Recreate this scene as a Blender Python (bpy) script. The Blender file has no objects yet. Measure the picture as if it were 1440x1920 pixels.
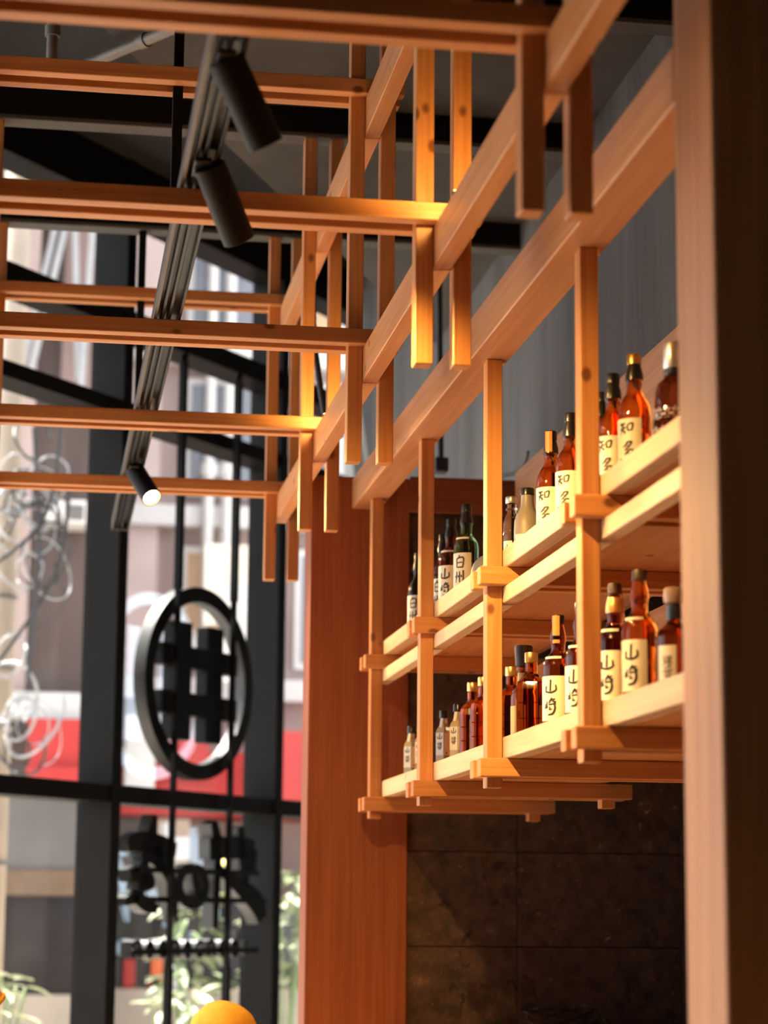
import bpy, bmesh, math, random
from mathutils import Vector, Matrix
random.seed(7)
scn = bpy.context.scene
COL = scn.collection
S, H = 0.7, 1.65            # survey units -> metres, camera height

# ------------------------------------------------------------------ camera
def cam_basis(yaw, pitch, roll):
    yaw, pitch, roll = map(math.radians, (yaw, pitch, roll))
    f = Vector((math.sin(yaw)*math.cos(pitch), math.cos(yaw)*math.cos(pitch), math.sin(pitch)))
    r = Vector((math.cos(yaw), -math.sin(yaw), 0)); u = r.cross(f)
    c, s = math.cos(roll), math.sin(roll)
    return c*r + s*u, -s*r + c*u, f
cd = bpy.data.cameras.new('camera'); cam = bpy.data.objects.new('camera', cd); COL.objects.link(cam)
_r, _u, _f = cam_basis(8.72011, 10.19625, 0.52227)
cam.matrix_world = Matrix(((_r.x, _u.x, -_f.x, 0), (_r.y, _u.y, -_f.y, 0), (_r.z, _u.z, -_f.z, H), (0, 0, 0, 1)))
cd.sensor_fit = 'HORIZONTAL'; cd.sensor_width = 36; cd.lens = 4145.24/1440*36
cd.clip_start = 0.05; cd.clip_end = 300
cd.dof.use_dof = True; cd.dof.focus_distance = 6.0; cd.dof.aperture_fstop = 3.6
scn.camera = cam

# ------------------------------------------------------------------ world, exposure
wd = bpy.data.worlds.new('sky'); scn.world = wd; wd.use_nodes = True
wd.node_tree.nodes['Background'].inputs[0].default_value = (0.93, 0.96, 1.0, 1)
wd.node_tree.nodes['Background'].inputs[1].default_value = 2.9
sd = bpy.data.lights.new('sun', 'SUN'); sd.energy = 22.0; sd.color = (1.0, .93, .82); sd.angle = math.radians(2)
sun = bpy.data.objects.new('sun', sd); COL.objects.link(sun); sun.location = (-8, 14, 20)
sun.rotation_euler = Vector((.788*math.cos(math.radians(62)), -.616*math.cos(math.radians(62)), -math.sin(math.radians(62)))).to_track_quat('-Z', 'Y').to_euler()
scn.view_settings.view_transform = 'Standard'; scn.view_settings.look = 'None'
scn.view_settings.gamma = 1; scn.view_settings.use_curve_mapping = False
scn.view_settings.exposure = 0.25
cy = scn.cycles
cy.max_bounces = 8; cy.diffuse_bounces = 4; cy.glossy_bounces = 3; cy.transmission_bounces = 8; cy.transparent_max_bounces = 10
cy.caustics_reflective = False; cy.caustics_refractive = False; cy.sample_clamp_indirect = 4.0; cy.blur_glossy = .5
WARM = (1.0, 0.55, 0.15)

# ------------------------------------------------------------------ materials
MATS = {}
def new_mat(name):
    m = bpy.data.materials.new(name); m.use_nodes = True
    nt = m.node_tree; b = nt.nodes['Principled BSDF']
    return m, nt, b
def setp(b, **k):
    names = {'rough': 'Roughness', 'metal': 'Metallic', 'trans': 'Transmission Weight', 'ior': 'IOR', 'spec': 'Specular IOR Level', 'coat': 'Coat Weight'}
    for a, v in k.items(): b.inputs[names[a]].default_value = v
def flat(name, col, noise=0.0, scale=8.0, **k):
    """plain procedural colour with a little mottling"""
    if name in MATS: return MATS[name]
    m, nt, b = new_mat(name); k.setdefault('rough', 0.5); setp(b, **k)
    if noise > 0:
        tc = nt.nodes.new('ShaderNodeTexCoord'); n = nt.nodes.new('ShaderNodeTexNoise')
        n.inputs['Scale'].default_value = scale; n.inputs['Detail'].default_value = 4
        r = nt.nodes.new('ShaderNodeValToRGB')
        r.color_ramp.elements[0].position = .3; r.color_ramp.elements[1].position = .7
        r.color_ramp.elements[0].color = tuple(c*(1-noise) for c in col)+(1,); r.color_ramp.elements[1].color = tuple(min(1, c*(1+noise)) for c in col)+(1,)
        nt.links.new(tc.outputs['Object'], n.inputs['Vector']); nt.links.new(n.outputs['Fac'], r.inputs['Fac']); nt.links.new(r.outputs['Color'], b.inputs['Base Color'])
    else: b.inputs['Base Color'].default_value = tuple(col)+(1,)
    MATS[name] = m; return m
def emit(name, col, strength):
    if name in MATS: return MATS[name]
    m, nt, b = new_mat(name); b.inputs['Base Color'].default_value = (0.1, 0.1, 0.1, 1)
    b.inputs['Emission Color'].default_value = tuple(col)+(1,); b.inputs['Emission Strength'].default_value = strength
    MATS[name] = m; return m
def wood(kind, axis):
    key = 'wood_%s_%d' % (kind, axis)
    if key in MATS: return MATS[key]
    P = {'pine':   dict(d=(0.53, 0.20, 0.062), l=(0.69, 0.325, 0.125), knot=(0.13, 0.035, 0.012), ks=1.0, across=18, fine=110, rough=.42),
         'birch':  dict(d=(0.66, 0.43, 0.22), l=(0.80, 0.57, 0.34), knot=(0.35, 0.16, 0.06), ks=.45, across=15, fine=100, rough=.45),
         'veneer_bounce': dict(d=(0.235, 0.058, 0.02), l=(0.33, 0.097, 0.037), knot=(0.12, 0.04, 0.02), ks=0.0, across=40, fine=190, rough=.5),  # veneer darkened and reddened in colour to stand in for red bounce light
         'veneer': dict(d=(0.42, 0.185, 0.08), l=(0.55, 0.27, 0.125), knot=(0.12, 0.04, 0.02), ks=0.0, across=30, fine=170, rough=.48)}[kind]
    m, nt, b = new_mat(key); L = nt.links; N = nt.nodes.new
    tc = N('ShaderNodeTexCoord'); oi = N('ShaderNodeObjectInfo')
    mul = N('ShaderNodeMath'); mul.operation = 'MULTIPLY'; mul.inputs[1].default_value = 53.0
    L.new(oi.outputs['Random'], mul.inputs[0])
    add = N('ShaderNodeVectorMath'); add.operation = 'ADD'; L.new(tc.outputs['Object'], add.inputs[0]); L.new(mul.outputs[0], add.inputs[1])
    def mapped(along, across):
        mp = N('ShaderNodeMapping'); sc = [across]*3; sc[axis] = along
        mp.inputs['Scale'].default_value = sc; L.new(add.outputs[0], mp.inputs['Vector']); return mp
    n1 = N('ShaderNodeTexNoise'); n1.inputs['Scale'].default_value = 1; n1.inputs['Detail'].default_value = 3; n1.inputs['Distortion'].default_value = .8
    L.new(mapped(1.3, P['across']).outputs[0], n1.inputs['Vector'])
    n2 = N('ShaderNodeTexNoise'); n2.inputs['Scale'].default_value = 1; n2.inputs['Detail'].default_value = 2; n2.inputs['Distortion'].default_value = .4
    L.new(mapped(2.2, P['fine']).outputs[0], n2.inputs['Vector'])
    mixf = N('ShaderNodeMath'); mixf.operation = 'MULTIPLY_ADD'; mixf.inputs[1].default_value = .45
    L.new(n2.outputs['Fac'], mixf.inputs[0])
    half = N('ShaderNodeMath'); half.operation = 'MULTIPLY'; half.inputs[1].default_value = .55; L.new(n1.outputs['Fac'], half.inputs[0]); L.new(half.outputs[0], mixf.inputs[2])
    r = N('ShaderNodeValToRGB'); r.color_ramp.elements[0].position = .36; r.color_ramp.elements[1].position = .62
    r.color_ramp.elements[0].color = P['d']+(1,); r.color_ramp.elements[1].color = P['l']+(1,); L.new(mixf.outputs[0], r.inputs['Fac'])
    col = r.outputs['Color']
    hs = N('ShaderNodeHueSaturation'); hs.inputs['Saturation'].default_value = 1.0
    tv = N('ShaderNodeMapRange'); tv.inputs['To Min'].default_value = .84; tv.inputs['To Max'].default_value = 1.1; L.new(oi.outputs['Random'], tv.inputs['Value'])
    L.new(tv.outputs[0], hs.inputs['Value']); L.new(col, hs.inputs['Color']); col = hs.outputs['Color']
    if P['ks'] > 0:
        vo = N('ShaderNodeTexVoronoi'); vo.inputs['Scale'].default_value = 1
        L.new(mapped(6.0, 9.0).outputs[0], vo.inputs['Vector'])
        kr = N('ShaderNodeMapRange'); kr.inputs['From Min'].default_value = .07; kr.inputs['From Max'].default_value = .13; kr.inputs['To Min'].default_value = P['ks']*.85; kr.inputs['To Max'].default_value = 0
        L.new(vo.outputs['Distance'], kr.inputs['Value'])
        mx = N('ShaderNodeMix'); mx.data_type = 'RGBA'; L.new(kr.outputs[0], mx.inputs['Factor']); L.new(col, mx.inputs['A']); mx.inputs['B'].default_value = P['knot']+(1,)
        col = mx.outputs['Result']
    L.new(col, b.inputs['Base Color'])
    bp = N('ShaderNodeBump'); bp.inputs['Strength'].default_value = .12; bp.inputs['Distance'].default_value = .002; L.new(mixf.outputs[0], bp.inputs['Height']); L.new(bp.outputs[0], b.inputs['Normal'])
    setp(b, rough=P['rough']); MATS[key] = m; return m
def pane_mat():
    if 'pane' in MATS: return MATS['pane']
    m = bpy.data.materials.new('window_glass'); m.use_nodes = True; nt = m.node_tree; nt.nodes.clear(); N = nt.nodes.new
    o = N('ShaderNodeOutputMaterial'); t = N('ShaderNodeBsdfTransparent'); g = N('ShaderNodeBsdfGlossy'); mx = N('ShaderNodeMixShader'); fr = N('ShaderNodeFresnel')
    t.inputs[0].default_value = (.96, .97, .97, 1); g.inputs['Roughness'].default_value = 0.0; ge = N('ShaderNodeNewGeometry'); mr = N('ShaderNodeMapRange'); mr.inputs['To Min'].default_value = 1.5; mr.inputs['To Max'].default_value = 1/1.5; nt.links.new(ge.outputs['Backfacing'], mr.inputs['Value']); nt.links.new(mr.outputs[0], fr.inputs['IOR'])
    nt.links.new(fr.outputs[0], mx.inputs[0]); nt.links.new(t.outputs[0], mx.inputs[1]); nt.links.new(g.outputs[0], mx.inputs[2]); nt.links.new(mx.outputs[0], o.inputs[0])
    MATS['pane'] = m; return m
def concrete(name, c0, c1, streak=True, rough=.75):
    if name in MATS: return MATS[name]
    m, nt, b = new_mat(name); N = nt.nodes.new; L = nt.links
    tc = N('ShaderNodeTexCoord'); mp = N('ShaderNodeMapping'); mp.inputs['Scale'].default_value = (5, 5, .5) if streak else (4, 4, 4)
    n = N('ShaderNodeTexNoise'); n.inputs['Scale'].default_value = 1.3; n.inputs['Detail'].default_value = 6; n.inputs['Roughness'].default_value = .6
    r = N('ShaderNodeValToRGB'); r.color_ramp.elements[0].position = .3; r.color_ramp.elements[1].position = .72
    r.color_ramp.elements[0].color = c0+(1,); r.color_ramp.elements[1].color = c1+(1,)
    L.new(tc.outputs['Object'], mp.inputs[0]); L.new(mp.outputs[0], n.inputs['Vector']); L.new(n.outputs['Fac'], r.inputs[0]); L.new(r.outputs[0], b.inputs['Base Color'])
    setp(b, rough=rough); MATS[name] = m; return m
def stone_mat():
    if 'stone' in MATS: return MATS['stone']
    m, nt, b = new_mat('dark_tuff_stone'); N = nt.nodes.new; L = nt.links
    tc = N('ShaderNodeTexCoord'); oi = N('ShaderNodeObjectInfo'); add = N('ShaderNodeVectorMath'); add.operation = 'ADD'
    mu = N('ShaderNodeMath'); mu.operation = 'MULTIPLY'; mu.inputs[1].default_value = 31; L.new(oi.outputs['Random'], mu.inputs[0]); L.new(tc.outputs['Object'], add.inputs[0]); L.new(mu.outputs[0], add.inputs[1])
    n = N('ShaderNodeTexNoise'); n.inputs['Scale'].default_value = 14; n.inputs['Detail'].default_value = 8; n.inputs['Roughness'].default_value = .7
    L.new(add.outputs[0], n.inputs['Vector'])
    r = N('ShaderNodeValToRGB'); e = r.color_ramp.elements
    e[0].position = .36; e[0].color = (.032, .019, .014, 1); e[1].position = .60; e[1].color = (.092, .057, .041, 1)
    x = e.new(.74); x.color = (.24, .15, .095, 1)
    L.new(n.outputs['Fac'], r.inputs[0])
    def spots(scale, thr, soft, colr, col):
        v = N('ShaderNodeTexVoronoi'); v.inputs['Scale'].default_value = scale; L.new(add.outputs[0], v.inputs['Vector'])
        mr = N('ShaderNodeMapRange'); mr.inputs['From Min'].default_value = thr; mr.inputs['From Max'].default_value = thr+soft; mr.inputs['To Min'].default_value = 1; mr.inputs['To Max'].default_value = 0
        L.new(v.outputs['Distance'], mr.inputs['Value'])
        mx = N('ShaderNodeMix'); mx.data_type = 'RGBA'; L.new(mr.outputs[0], mx.inputs['Factor']); L.new(col, mx.inputs['A']); mx.inputs['B'].default_value = colr+(1,); return mx.outputs['Result']
    def flecks(scale, lo, hi, colr, col, det=2):
        v = N('ShaderNodeTexNoise'); v.inputs['Scale'].default_value = scale; v.inputs['Detail'].default_value = det; v.inputs['Distortion'].default_value = 1.2; L.new(add.outputs[0], v.inputs['Vector'])
        mr = N('ShaderNodeMapRange'); mr.inputs['From Min'].default_value = lo; mr.inputs['From Max'].default_value = hi; L.new(v.outputs['Fac'], mr.inputs['Value'])
        mx = N('ShaderNodeMix'); mx.data_type = 'RGBA'; L.new(mr.outputs[0], mx.inputs['Factor']); L.new(col, mx.inputs['A']); mx.inputs['B'].default_value = colr+(1,); return mx.outputs['Result']
    c = flecks(11, .66, .70, (.018, .012, .009), r.outputs[0]); c = flecks(34, .70, .74, (.34, .22, .14), c, 3); c = flecks(90, .68, .74, (.24, .15, .09), c)
    L.new(c, b.inputs['Base Color'])
    bp = N('ShaderNodeBump'); bp.inputs['Strength'].default_value = .4; bp.inputs['Distance'].default_value = .01; L.new(n.outputs['Fac'], bp.inputs['Height']); L.new(bp.outputs[0], b.inputs['Normal'])
    setp(b, rough=.65); MATS['stone'] = m; return m
BLACK = flat('black_powder_coat', (.012, .012, .013), .25, 30, rough=.45)
STEEL = flat('dark_painted_steel', (.006, .0055, .0055), .2, 6, rough=.55, spec=.12)
TRACKM = flat('anthracite_aluminium', (.022, .020, .019), .15, 20, rough=.35, metal=.3, spec=.3)
def glassm(name, col, rough=.02, ior=1.36):
    return flat(name, col, rough=rough, trans=1.0, ior=ior)

# ------------------------------------------------------------------ geometry helpers
def P3(x, y, z): return Vector((x*S, y*S, z*S + H))
def tag(o, label, cat, group=None, kind=None):
    o['label'] = label; o['category'] = cat
    if group: o['group'] = group
    if kind: o['kind'] = kind
    return o
def empty(name, loc, label=None, cat=None, group=None, rz=0):
    o = bpy.data.objects.new(name, None); COL.objects.link(o); o.location = loc; o.rotation_euler = (0, 0, rz); o.empty_display_size = .1
    if label: tag(o, label, cat, group)
    return o
def link(name, me, parent=None, loc=(0, 0, 0), rot=None, mat=None):
    o = bpy.data.objects.new(name, me); COL.objects.link(o); o.parent = parent; o.location = loc
    if rot is not None: o.rotation_euler = rot
    if mat is not None and len(me.materials) == 0: me.materials.append(mat)
    return o
def mesh_from(bm, name, mat=None, smooth=False, ang=None):
    me = bpy.data.meshes.new(name); bmesh.ops.recalc_face_normals(bm, faces=bm.faces[:]); bm.to_mesh(me); bm.free()
    if mat is not None: me.materials.append(mat)
    if smooth:
        for p in me.polygons: p.use_smooth = True
        if ang is not None: me.set_sharp_from_angle(angle=math.radians(ang))
    return me
BOXC = {}
def box_mesh(dx, dy, dz, mat, bev=.002):
    key = (round(dx, 4), round(dy, 4), round(dz, 4), mat.name, bev)
    if key in BOXC: return BOXC[key]
    bm = bmesh.new(); bmesh.ops.create_cube(bm, size=1); bmesh.ops.scale(bm, vec=(dx, dy, dz), verts=bm.verts)
    if bev > 0: bmesh.ops.bevel(bm, geom=bm.edges[:], offset=min(bev, .3*min(dx, dy, dz)), segments=1, affect='EDGES')
    BOXC[key] = mesh_from(bm, 'box', mat); return BOXC[key]
def mbox(name, lo, hi, mat, parent=None, bev=.002, rel=True):
    """box given in metres; parent unrotated; world coordinates when rel"""
    lo, hi = Vector(lo), Vector(hi); c = (lo+hi)/2; d = hi-lo
    if isinstance(mat, str): mat = wood(mat, max(range(3), key=lambda i: d[i]))
    o = link(name, box_mesh(d.x, d.y, d.z, mat, bev), parent)
    o.location = c - parent.location if (parent is not None and rel) else c
    return o
def sbox(name, x0, x1, y0, y1, z0, z1, mat, parent=None, bev=.002):
    return mbox(name, P3(x0, y0, z0), P3(x1, y1, z1), mat, parent, bev)
def tube_bm(bm, pts, rads, seg=10, cap=True):
    pts = [Vector(p) for p in pts]
    if not isinstance(rads, (list, tuple)): rads = [rads]*len(pts)
    rings = []; prev = None
    for i, p in enumerate(pts):
        t = (pts[min(i+1, len(pts)-1)] - pts[max(i-1, 0)]).normalized()
        a = prev if prev is not None and abs(prev.dot(t)) < .95 else (Vector((0, 0, 1)) if abs(t.z) < .9 else Vector((1, 0, 0)))
        a = (a - t*a.dot(t)).normalized(); prev = a; b = t.cross(a)
        rings.append([bm.verts.new(p + (a*math.cos(2*math.pi*k/seg) + b*math.sin(2*math.pi*k/seg))*rads[i]) for k in range(seg)])
    for r0, r1 in zip(rings, rings[1:]):
        for k in range(seg): bm.faces.new((r0[k], r0[(k+1) % seg], r1[(k+1) % seg], r1[k]))
    if cap: bm.faces.new(rings[0][::-1]); bm.faces.new(rings[-1])
def tube(name, pts, r, mat, parent=None, seg=10, origin=None):
    bm = bmesh.new(); o = Vector(origin) if origin is not None else (parent.location if parent is not None else Vector(pts[0]))
    if parent is None and origin is None: o = Vector(pts[0])
    tube_bm(bm, [Vector(p)-o for p in pts], r, seg)
    ob = link(name, mesh_from(bm, name, mat, True, 40), parent); ob.location = (0, 0, 0) if parent is not None else o
    return ob
def smooth_path(pts, n=8):
    pts = [Vector(p) for p in pts]; out = []
    for i in range(len(pts)-1):
        p0, p1, p2, p3 = pts[max(i-1, 0)], pts[i], pts[i+1], pts[min(i+2, len(pts)-1)]
        for k in range(n):
            t = k/n; out.append(.5*((2*p1)+(p2-p0)*t+(2*p0-5*p1+4*p2-p3)*t*t+(3*p1-p0-3*p2+p3)*t**3))
    out.append(pts[-1]); return out
def lathe_mesh(name, prof, mat, seg=24, nsides=None, ang=35):
    bm = bmesh.new(); seg = nsides or seg; rings = []
    for r, z in prof:
        rings.append([bm.verts.new((r*math.cos(2*math.pi*(k+.5)/seg), r*math.sin(2*math.pi*(k+.5)/seg), z)) for k in range(seg)])
    for a, b in zip(rings, rings[1:]):
        for k in range(seg): bm.faces.new((a[k], a[(k+1) % seg], b[(k+1) % seg], b[k]))
    bm.faces.new(rings[0][::-1]); bm.faces.new(rings[-1])
    return mesh_from(bm, name, mat, True, ang)

# ------------------------------------------------------------------ room shell
def struct(o, label=None):
    o['kind'] = 'structure'
    if label: o['label'] = label
    return o
PINE_DARK = wood('veneer', 0)
GREY = concrete('grey_plaster', (.058, .058, .060), (.115, .114, .117))
FLOORM = concrete('pale_wood_floor', (.52, .34, .19), (.62, .43, .26), False, .5)
CEILG = concrete('grey_ceiling', (.038, .038, .041), (.058, .057, .061), False)
DARKC = flat('black_ceiling', (.01, .01, .011), .2, 3, rough=.8)
def poly_prism(name, pts, z0, z1, mat):
    bm = bmesh.new(); a = [bm.verts.new((x, y, z0)) for x, y in pts]; b = [bm.verts.new((x, y, z1)) for x, y in pts]
    bm.faces.new(a); bm.faces.new(b)
    for i in range(len(pts)): bm.faces.new((a[i], a[(i+1) % len(pts)], b[(i+1) % len(pts)], b[i]))
    return link(name, mesh_from(bm, name, mat))
SIN, COS = math.sin(math.radians(38)), math.cos(math.radians(38))
P0 = Vector((0.361, 10.99, 0))                       # a point on the inner face of the glazed front
Dv, Nv = Vector((SIN, COS, 0)), Vector((COS, -SIN, 0))   # along the front / towards the room
def front(u, v): return P0 + Dv*u - Nv*v             # v metres outwards
WR = 2.555*S                                          # grey side wall
uend = (WR+.1-P0.x)/SIN
fl = [front(-16.2, .25), front(uend+.3, .25), Vector((3.2, 13.2, 0)), Vector((3.2, -2.1, 0)), Vector((front(-16.2, .25).x, -2.1, 0))]
fl = [(p.x, p.y) for p in (front(-16.2, .25), front(uend, .25))] + [(3.0, front(uend, .25).y), (3.0, -2.2), (front(-16.2, .25).x, -2.2)]
struct(poly_prism('floor', fl, -.1, 0, FLOORM))
struct(mbox('wall_right', P3(2.555, -3, 2.06), (WR+.15, front(uend, 0).y+.3, 5.6), GREY, bev=0), 'grey plaster side wall above the bar shelves')
struct(mbox('wall_corner', (WR, 11.39*S, 0), (WR+.15, front(uend, 0).y+.3, 2.06*S+H), GREY, bev=0), 'grey wall behind the stone partition')
struct(mbox('wall_niche', (2.75, -2.2, 0), (2.9, 7.97, 5.6), GREY, bev=0), 'dark wall at the back of the bar niche')
struct(mbox('wall_back', (front(-16.2, 0).x, -2.35, 0), (2.9, -2.2, 5.6), flat('dark_brown_wall', (.05, .035, .028), .15, 3, rough=.7), bev=0))
ce = [(.15*S, 9.25*S), (1.16*S, 11.42*S), (2.2*S, 13.65*S), (WR, 14.4*S), (WR, -2.2), (-1.3, -2.2), (-1.3, 6.1*S)]
ce = [(P[0], P[1]) for P in [(-1.55*S, 5.6*S), (.15*S, 9.25*S), (1.16*S, 11.42*S), (2.555*S, 14.42*S), (2.555*S, -3*S), (-1.55*S, -3*S)]]
struct(poly_prism('ceiling', ce, 3.80*S+H, 3.80*S+H+.12, CEILG), 'grey concrete ceiling slab with a diagonal edge')
def front_wall(name, u0, u1, lab):
    q = [front(u0, 0), front(u1, 0), front(u1, .22), front(u0, .22)]; struct(poly_prism(name, [(p.x, p.y) for p in q], 0, 5.45, flat('dark_brown_wall', (.05, .035, .028), .15, 3, rough=.7)), lab)
front_wall('wall_left_blocker', -16.2, -.019-6*1.5085, 'unseen wall added beside the glass front to block light from behind the camera')  # unseen wall in place of glazing, keeps daylight off the camera-facing sides
struct(poly_prism('ceiling_void', fl, 5.45, 5.6, DARKC), 'black painted upper ceiling')

# ------------------------------------------------------------------ glazed front: mullions, transoms, panes
win = empty('window_1', P0.copy(), rz=math.radians(52)); win['kind'] = 'structure'; win['label'] = 'black steel framed glass front of the restaurant'
def wbox(name, u0, u1, v0, v1, z0, z1, mat, parent=win, bev=.002):
    o = link(name, box_mesh(u1-u0, v1-v0, z1-z0, mat, bev), parent); o.location = ((u0+u1)/2, (v0+v1)/2, (z0+z1)/2); return o
FIN = .215
mull = [(-.019+1.5085*k, -.019+1.5085*k+.077) for k in range(-6, 2)] 
for a, b in mull: wbox('mullion', a, b, 0, FIN, 0, 5.45, STEEL, bev=.003)
mu = [b for a, b in mull]; ml = [a for a, b in mull][1:] + [uend+.35]
TR = [(.0, .12), (2.156, 2.245), (4.10, 4.18), (4.55, 4.66), (5.19, 5.45)]
for i, (a, b) in enumerate(zip(mu, ml)):
    for j, (z0, z1) in enumerate(TR):
        wbox('transom', a, b, .012, FIN-.01, z0, z1, STEEL, bev=.003)
    for j in range(len(TR)-1):
        wbox('pane', a-.01, b+.01, FIN-.03, FIN-.018, TR[j][1]-.01, TR[j+1][0]+.01, pane_mat(), bev=0)

# ------------------------------------------------------------------ pillars, header beam, lintel, stone wall
pil = empty('wooden_pillar', P3(1.63, 5.05, 0).xy.to_3d(), 'tall blurred wooden pillar at the right edge, nearest the camera', 'pillar')
mbox('pillar_body', (1.538*S, 4.89*S, 0), (2.2*S, 5.2*S, 3.8*S+H), 'veneer', pil, .003)
pil2 = empty('wooden_pillar', P3(1.58, 11.25, 0).xy.to_3d(), 'reddish wooden pillar standing between glass front and stone wall', 'pillar')
mbox('pillar_body', (1.328*S, 11.13*S, 0), (1.842*S, 11.38*S, 2.205*S+H), 'veneer_bounce', pil2, .003)
hb = empty('header_beam', P3(1.61, 8.2, 2.035), 'thick wooden header beam carrying the hanging bottle shelf', 'beam')
sbox('beam_body', 1.538, 1.684, 5.2, 11.13, 2.035, 2.193, 'veneer', hb, .003)
lt = empty('wooden_lintel', P3(2.4, 11.2, 2.03), 'wooden lintel board across the top of the stone wall', 'lintel')
sbox('lintel_body', 1.842, 3.93, 11.12, 11.36, 2.03, 2.217, 'veneer_bounce', lt, .003)
sw = struct(mbox('wall_far', (1.842*S, 11.19*S, 0), (3.93*S, 11.34*S, 2.03*S+H), flat('mortar', (.03, .02, .015), rough=.8), bev=0), 'dark brown stone slab wall under the shelf')
ST = stone_mat(); xs = [1.842*S, 2.413*S, 3.27*S, 3.93*S]; zs = [0]+[H+.294*S-.331*k for k in (5, 4, 3, 2, 1, 0)]+[H+.294*S+.331, H+.294*S+.662, H+.294*S+.993, 2.03*S+H]
zs = sorted(z for z in zs if z >= 0)
for i in range(3):
    for j in range(len(zs)-1):
        g = .0015; lo = Vector((xs[i]+g, 11.15*S, zs[j]+g)); hi = Vector((xs[i+1]-g, 11.19*S, zs[j+1]-g)); d = hi-lo
        o = link('stone_slab', box_mesh(d.x, d.y, d.z, ST, .001), sw); o.location = (lo+hi)/2 - sw.location

# ------------------------------------------------------------------ ceiling steel beams (the lattice hangs from them)
VY = [5.235, 6.85, 8.465, 10.08, 11.70]
names = ['nearest the camera', 'second from the camera', 'third from the camera', 'fourth from the camera', 'nearest the glass front']
for y, nm in zip(VY, names):
    b = empty('steel_beam', P3(.5, y+.05, 3.65), 'dark steel ceiling beam across the room, '+nm, 'beam', 'steel beams carrying the lattice')
    sbox('web', -2.2, 2.55, y-.01, y+.02, 3.67, 3.85, STEEL, b); sbox('flange', -2.2, 2.55, y-.01, y+.11, 3.65, 3.672, flat('lit_flange_steel', (.065, .062, .06), .15, 5, rough=.5), b)  # flange colour lightened to stand in for light on the beam underside

# ------------------------------------------------------------------ timber lattice
lat = empty('timber_lattice', P3(.45, 8.4, 2.0), 'two-tier pine lattice of paired bars hanging from the ceiling', 'lattice')
rows = [(1.147, 1.207, 1.273, 1.333), (-.466, -.406, -.340, -.280)]
for (xa, xb, xc, xd) in rows:
    for y in VY:
        sbox('hanger_post', xa, xb, y, y+.07, 1.739, 3.65, 'pine', lat); sbox('hanger_post', xc, xd, y, y+.07, 1.739, 3.65, 'pine', lat)
    cuts = [3.6]+[y+.035 for y in VY[:-1]]+[11.82]
    for z0, z1 in ((2.068, 2.203), (3.09, 3.245)):
        for a, b in zip(cuts, cuts[1:]): sbox('long_beam', xb+.0005, xc-.0005, a+.002, b-.002, z0, z1, 'pine', lat)
for y in VY:
    for z0 in (2.204, 3.247):
        sbox('cross_bar', -.95, 1.36, y-.061, y-.001, z0, z0+.06, 'pine', lat); sbox('cross_bar', -.95, 1.36, y+.071, y+.131, z0, z0+.06, 'pine', lat)

# small warm lamps resting on the long beam
for y, nm, pw in ((VY[1]-.30, 'near the second pair of hangers', 5.0), (VY[3]-.30, 'near the fourth pair of hangers', 6.0)):
    t = empty('puck_lamp', P3(1.24, y, 2.2035), 'small warm puck lamp on the long lattice beam '+nm, 'lamp', 'puck lamps on the lattice')
    link('housing', lathe_mesh('puck_housing', [(.018, 0), (.02, .002), (.02, .012), (.017, .013)], BLACK, 16), t)
    link('diffuser', lathe_mesh('puck_diffuser', [(.0165, .0131), (.0165, .015), (.012, .017)], emit('warm_glow', WARM, 20), 16), t)
    ld = bpy.data.lights.new('puck_light', 'SPOT'); ld.spot_size = math.radians(125); ld.spot_blend = .8; ld.energy = pw; ld.color = WARM; ld.shadow_soft_size = .015
    lo = bpy.data.objects.new('puck_light', ld); COL.objects.link(lo); lo.parent = t; lo.location = (0, 0, .03); lo.rotation_euler = Vector((-.25, .8, .55)).to_track_quat('-Z', 'Y').to_euler()

# ------------------------------------------------------------------ hanging bottle shelf
PY = [6.45, 7.90, 9.35, 10.80]
sh = empty('hanging_shelf', P3(2.0, 8.2, .44), 'two-tier pine shelf hanging under the header beam, full of bottles', 'shelf')
for y in PY:
    sbox('post', 1.597, 1.656, y, y+.07, .438, 2.0345, 'pine', sh)
    sbox('rear_post', 2.395, 2.455, y, y+.07, .438, 1.17, 'pine', sh)
    for z0, z1 in ((.475, .541), (1.174, 1.240)):
        sbox('cross_bar', 1.56, 2.517, y-.062, y-.001, z0, z1, 'pine', sh); sbox('cross_bar', 1.56, 2.517, y+.071, y+.132, z0, z1, 'pine', sh)
cuts = [5.21]+PY[0:]+[11.0]
for a, b in zip([5.21, 6.49, 7.94, 9.39], [6.48, 7.93, 9.38, 10.95]):
    sbox('front_rail', 1.658, 1.712, a, b, .542, .622, 'birch', sh); sbox('front_rail', 1.658, 1.712, a, b, 1.2405, 1.314, 'birch', sh); sbox('lower_rail', 1.658, 1.712, a, b, 1.113, 1.1735, 'birch', sh)
    sbox('shelf_board', 1.7125, 2.36, a, b, .542, .562, 'pine', sh, .001); sbox('shelf_board', 1.7125, 2.36, a, b, 1.2405, 1.262, 'pine', sh, .001)
    sbox('back_board', 2.361, 2.392, a, b, 1.2405, 2.222, 'veneer', sh, .001); sbox('back_board', 2.361, 2.392, a, b, .5425, 1.172, 'pine', sh, .001)

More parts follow.
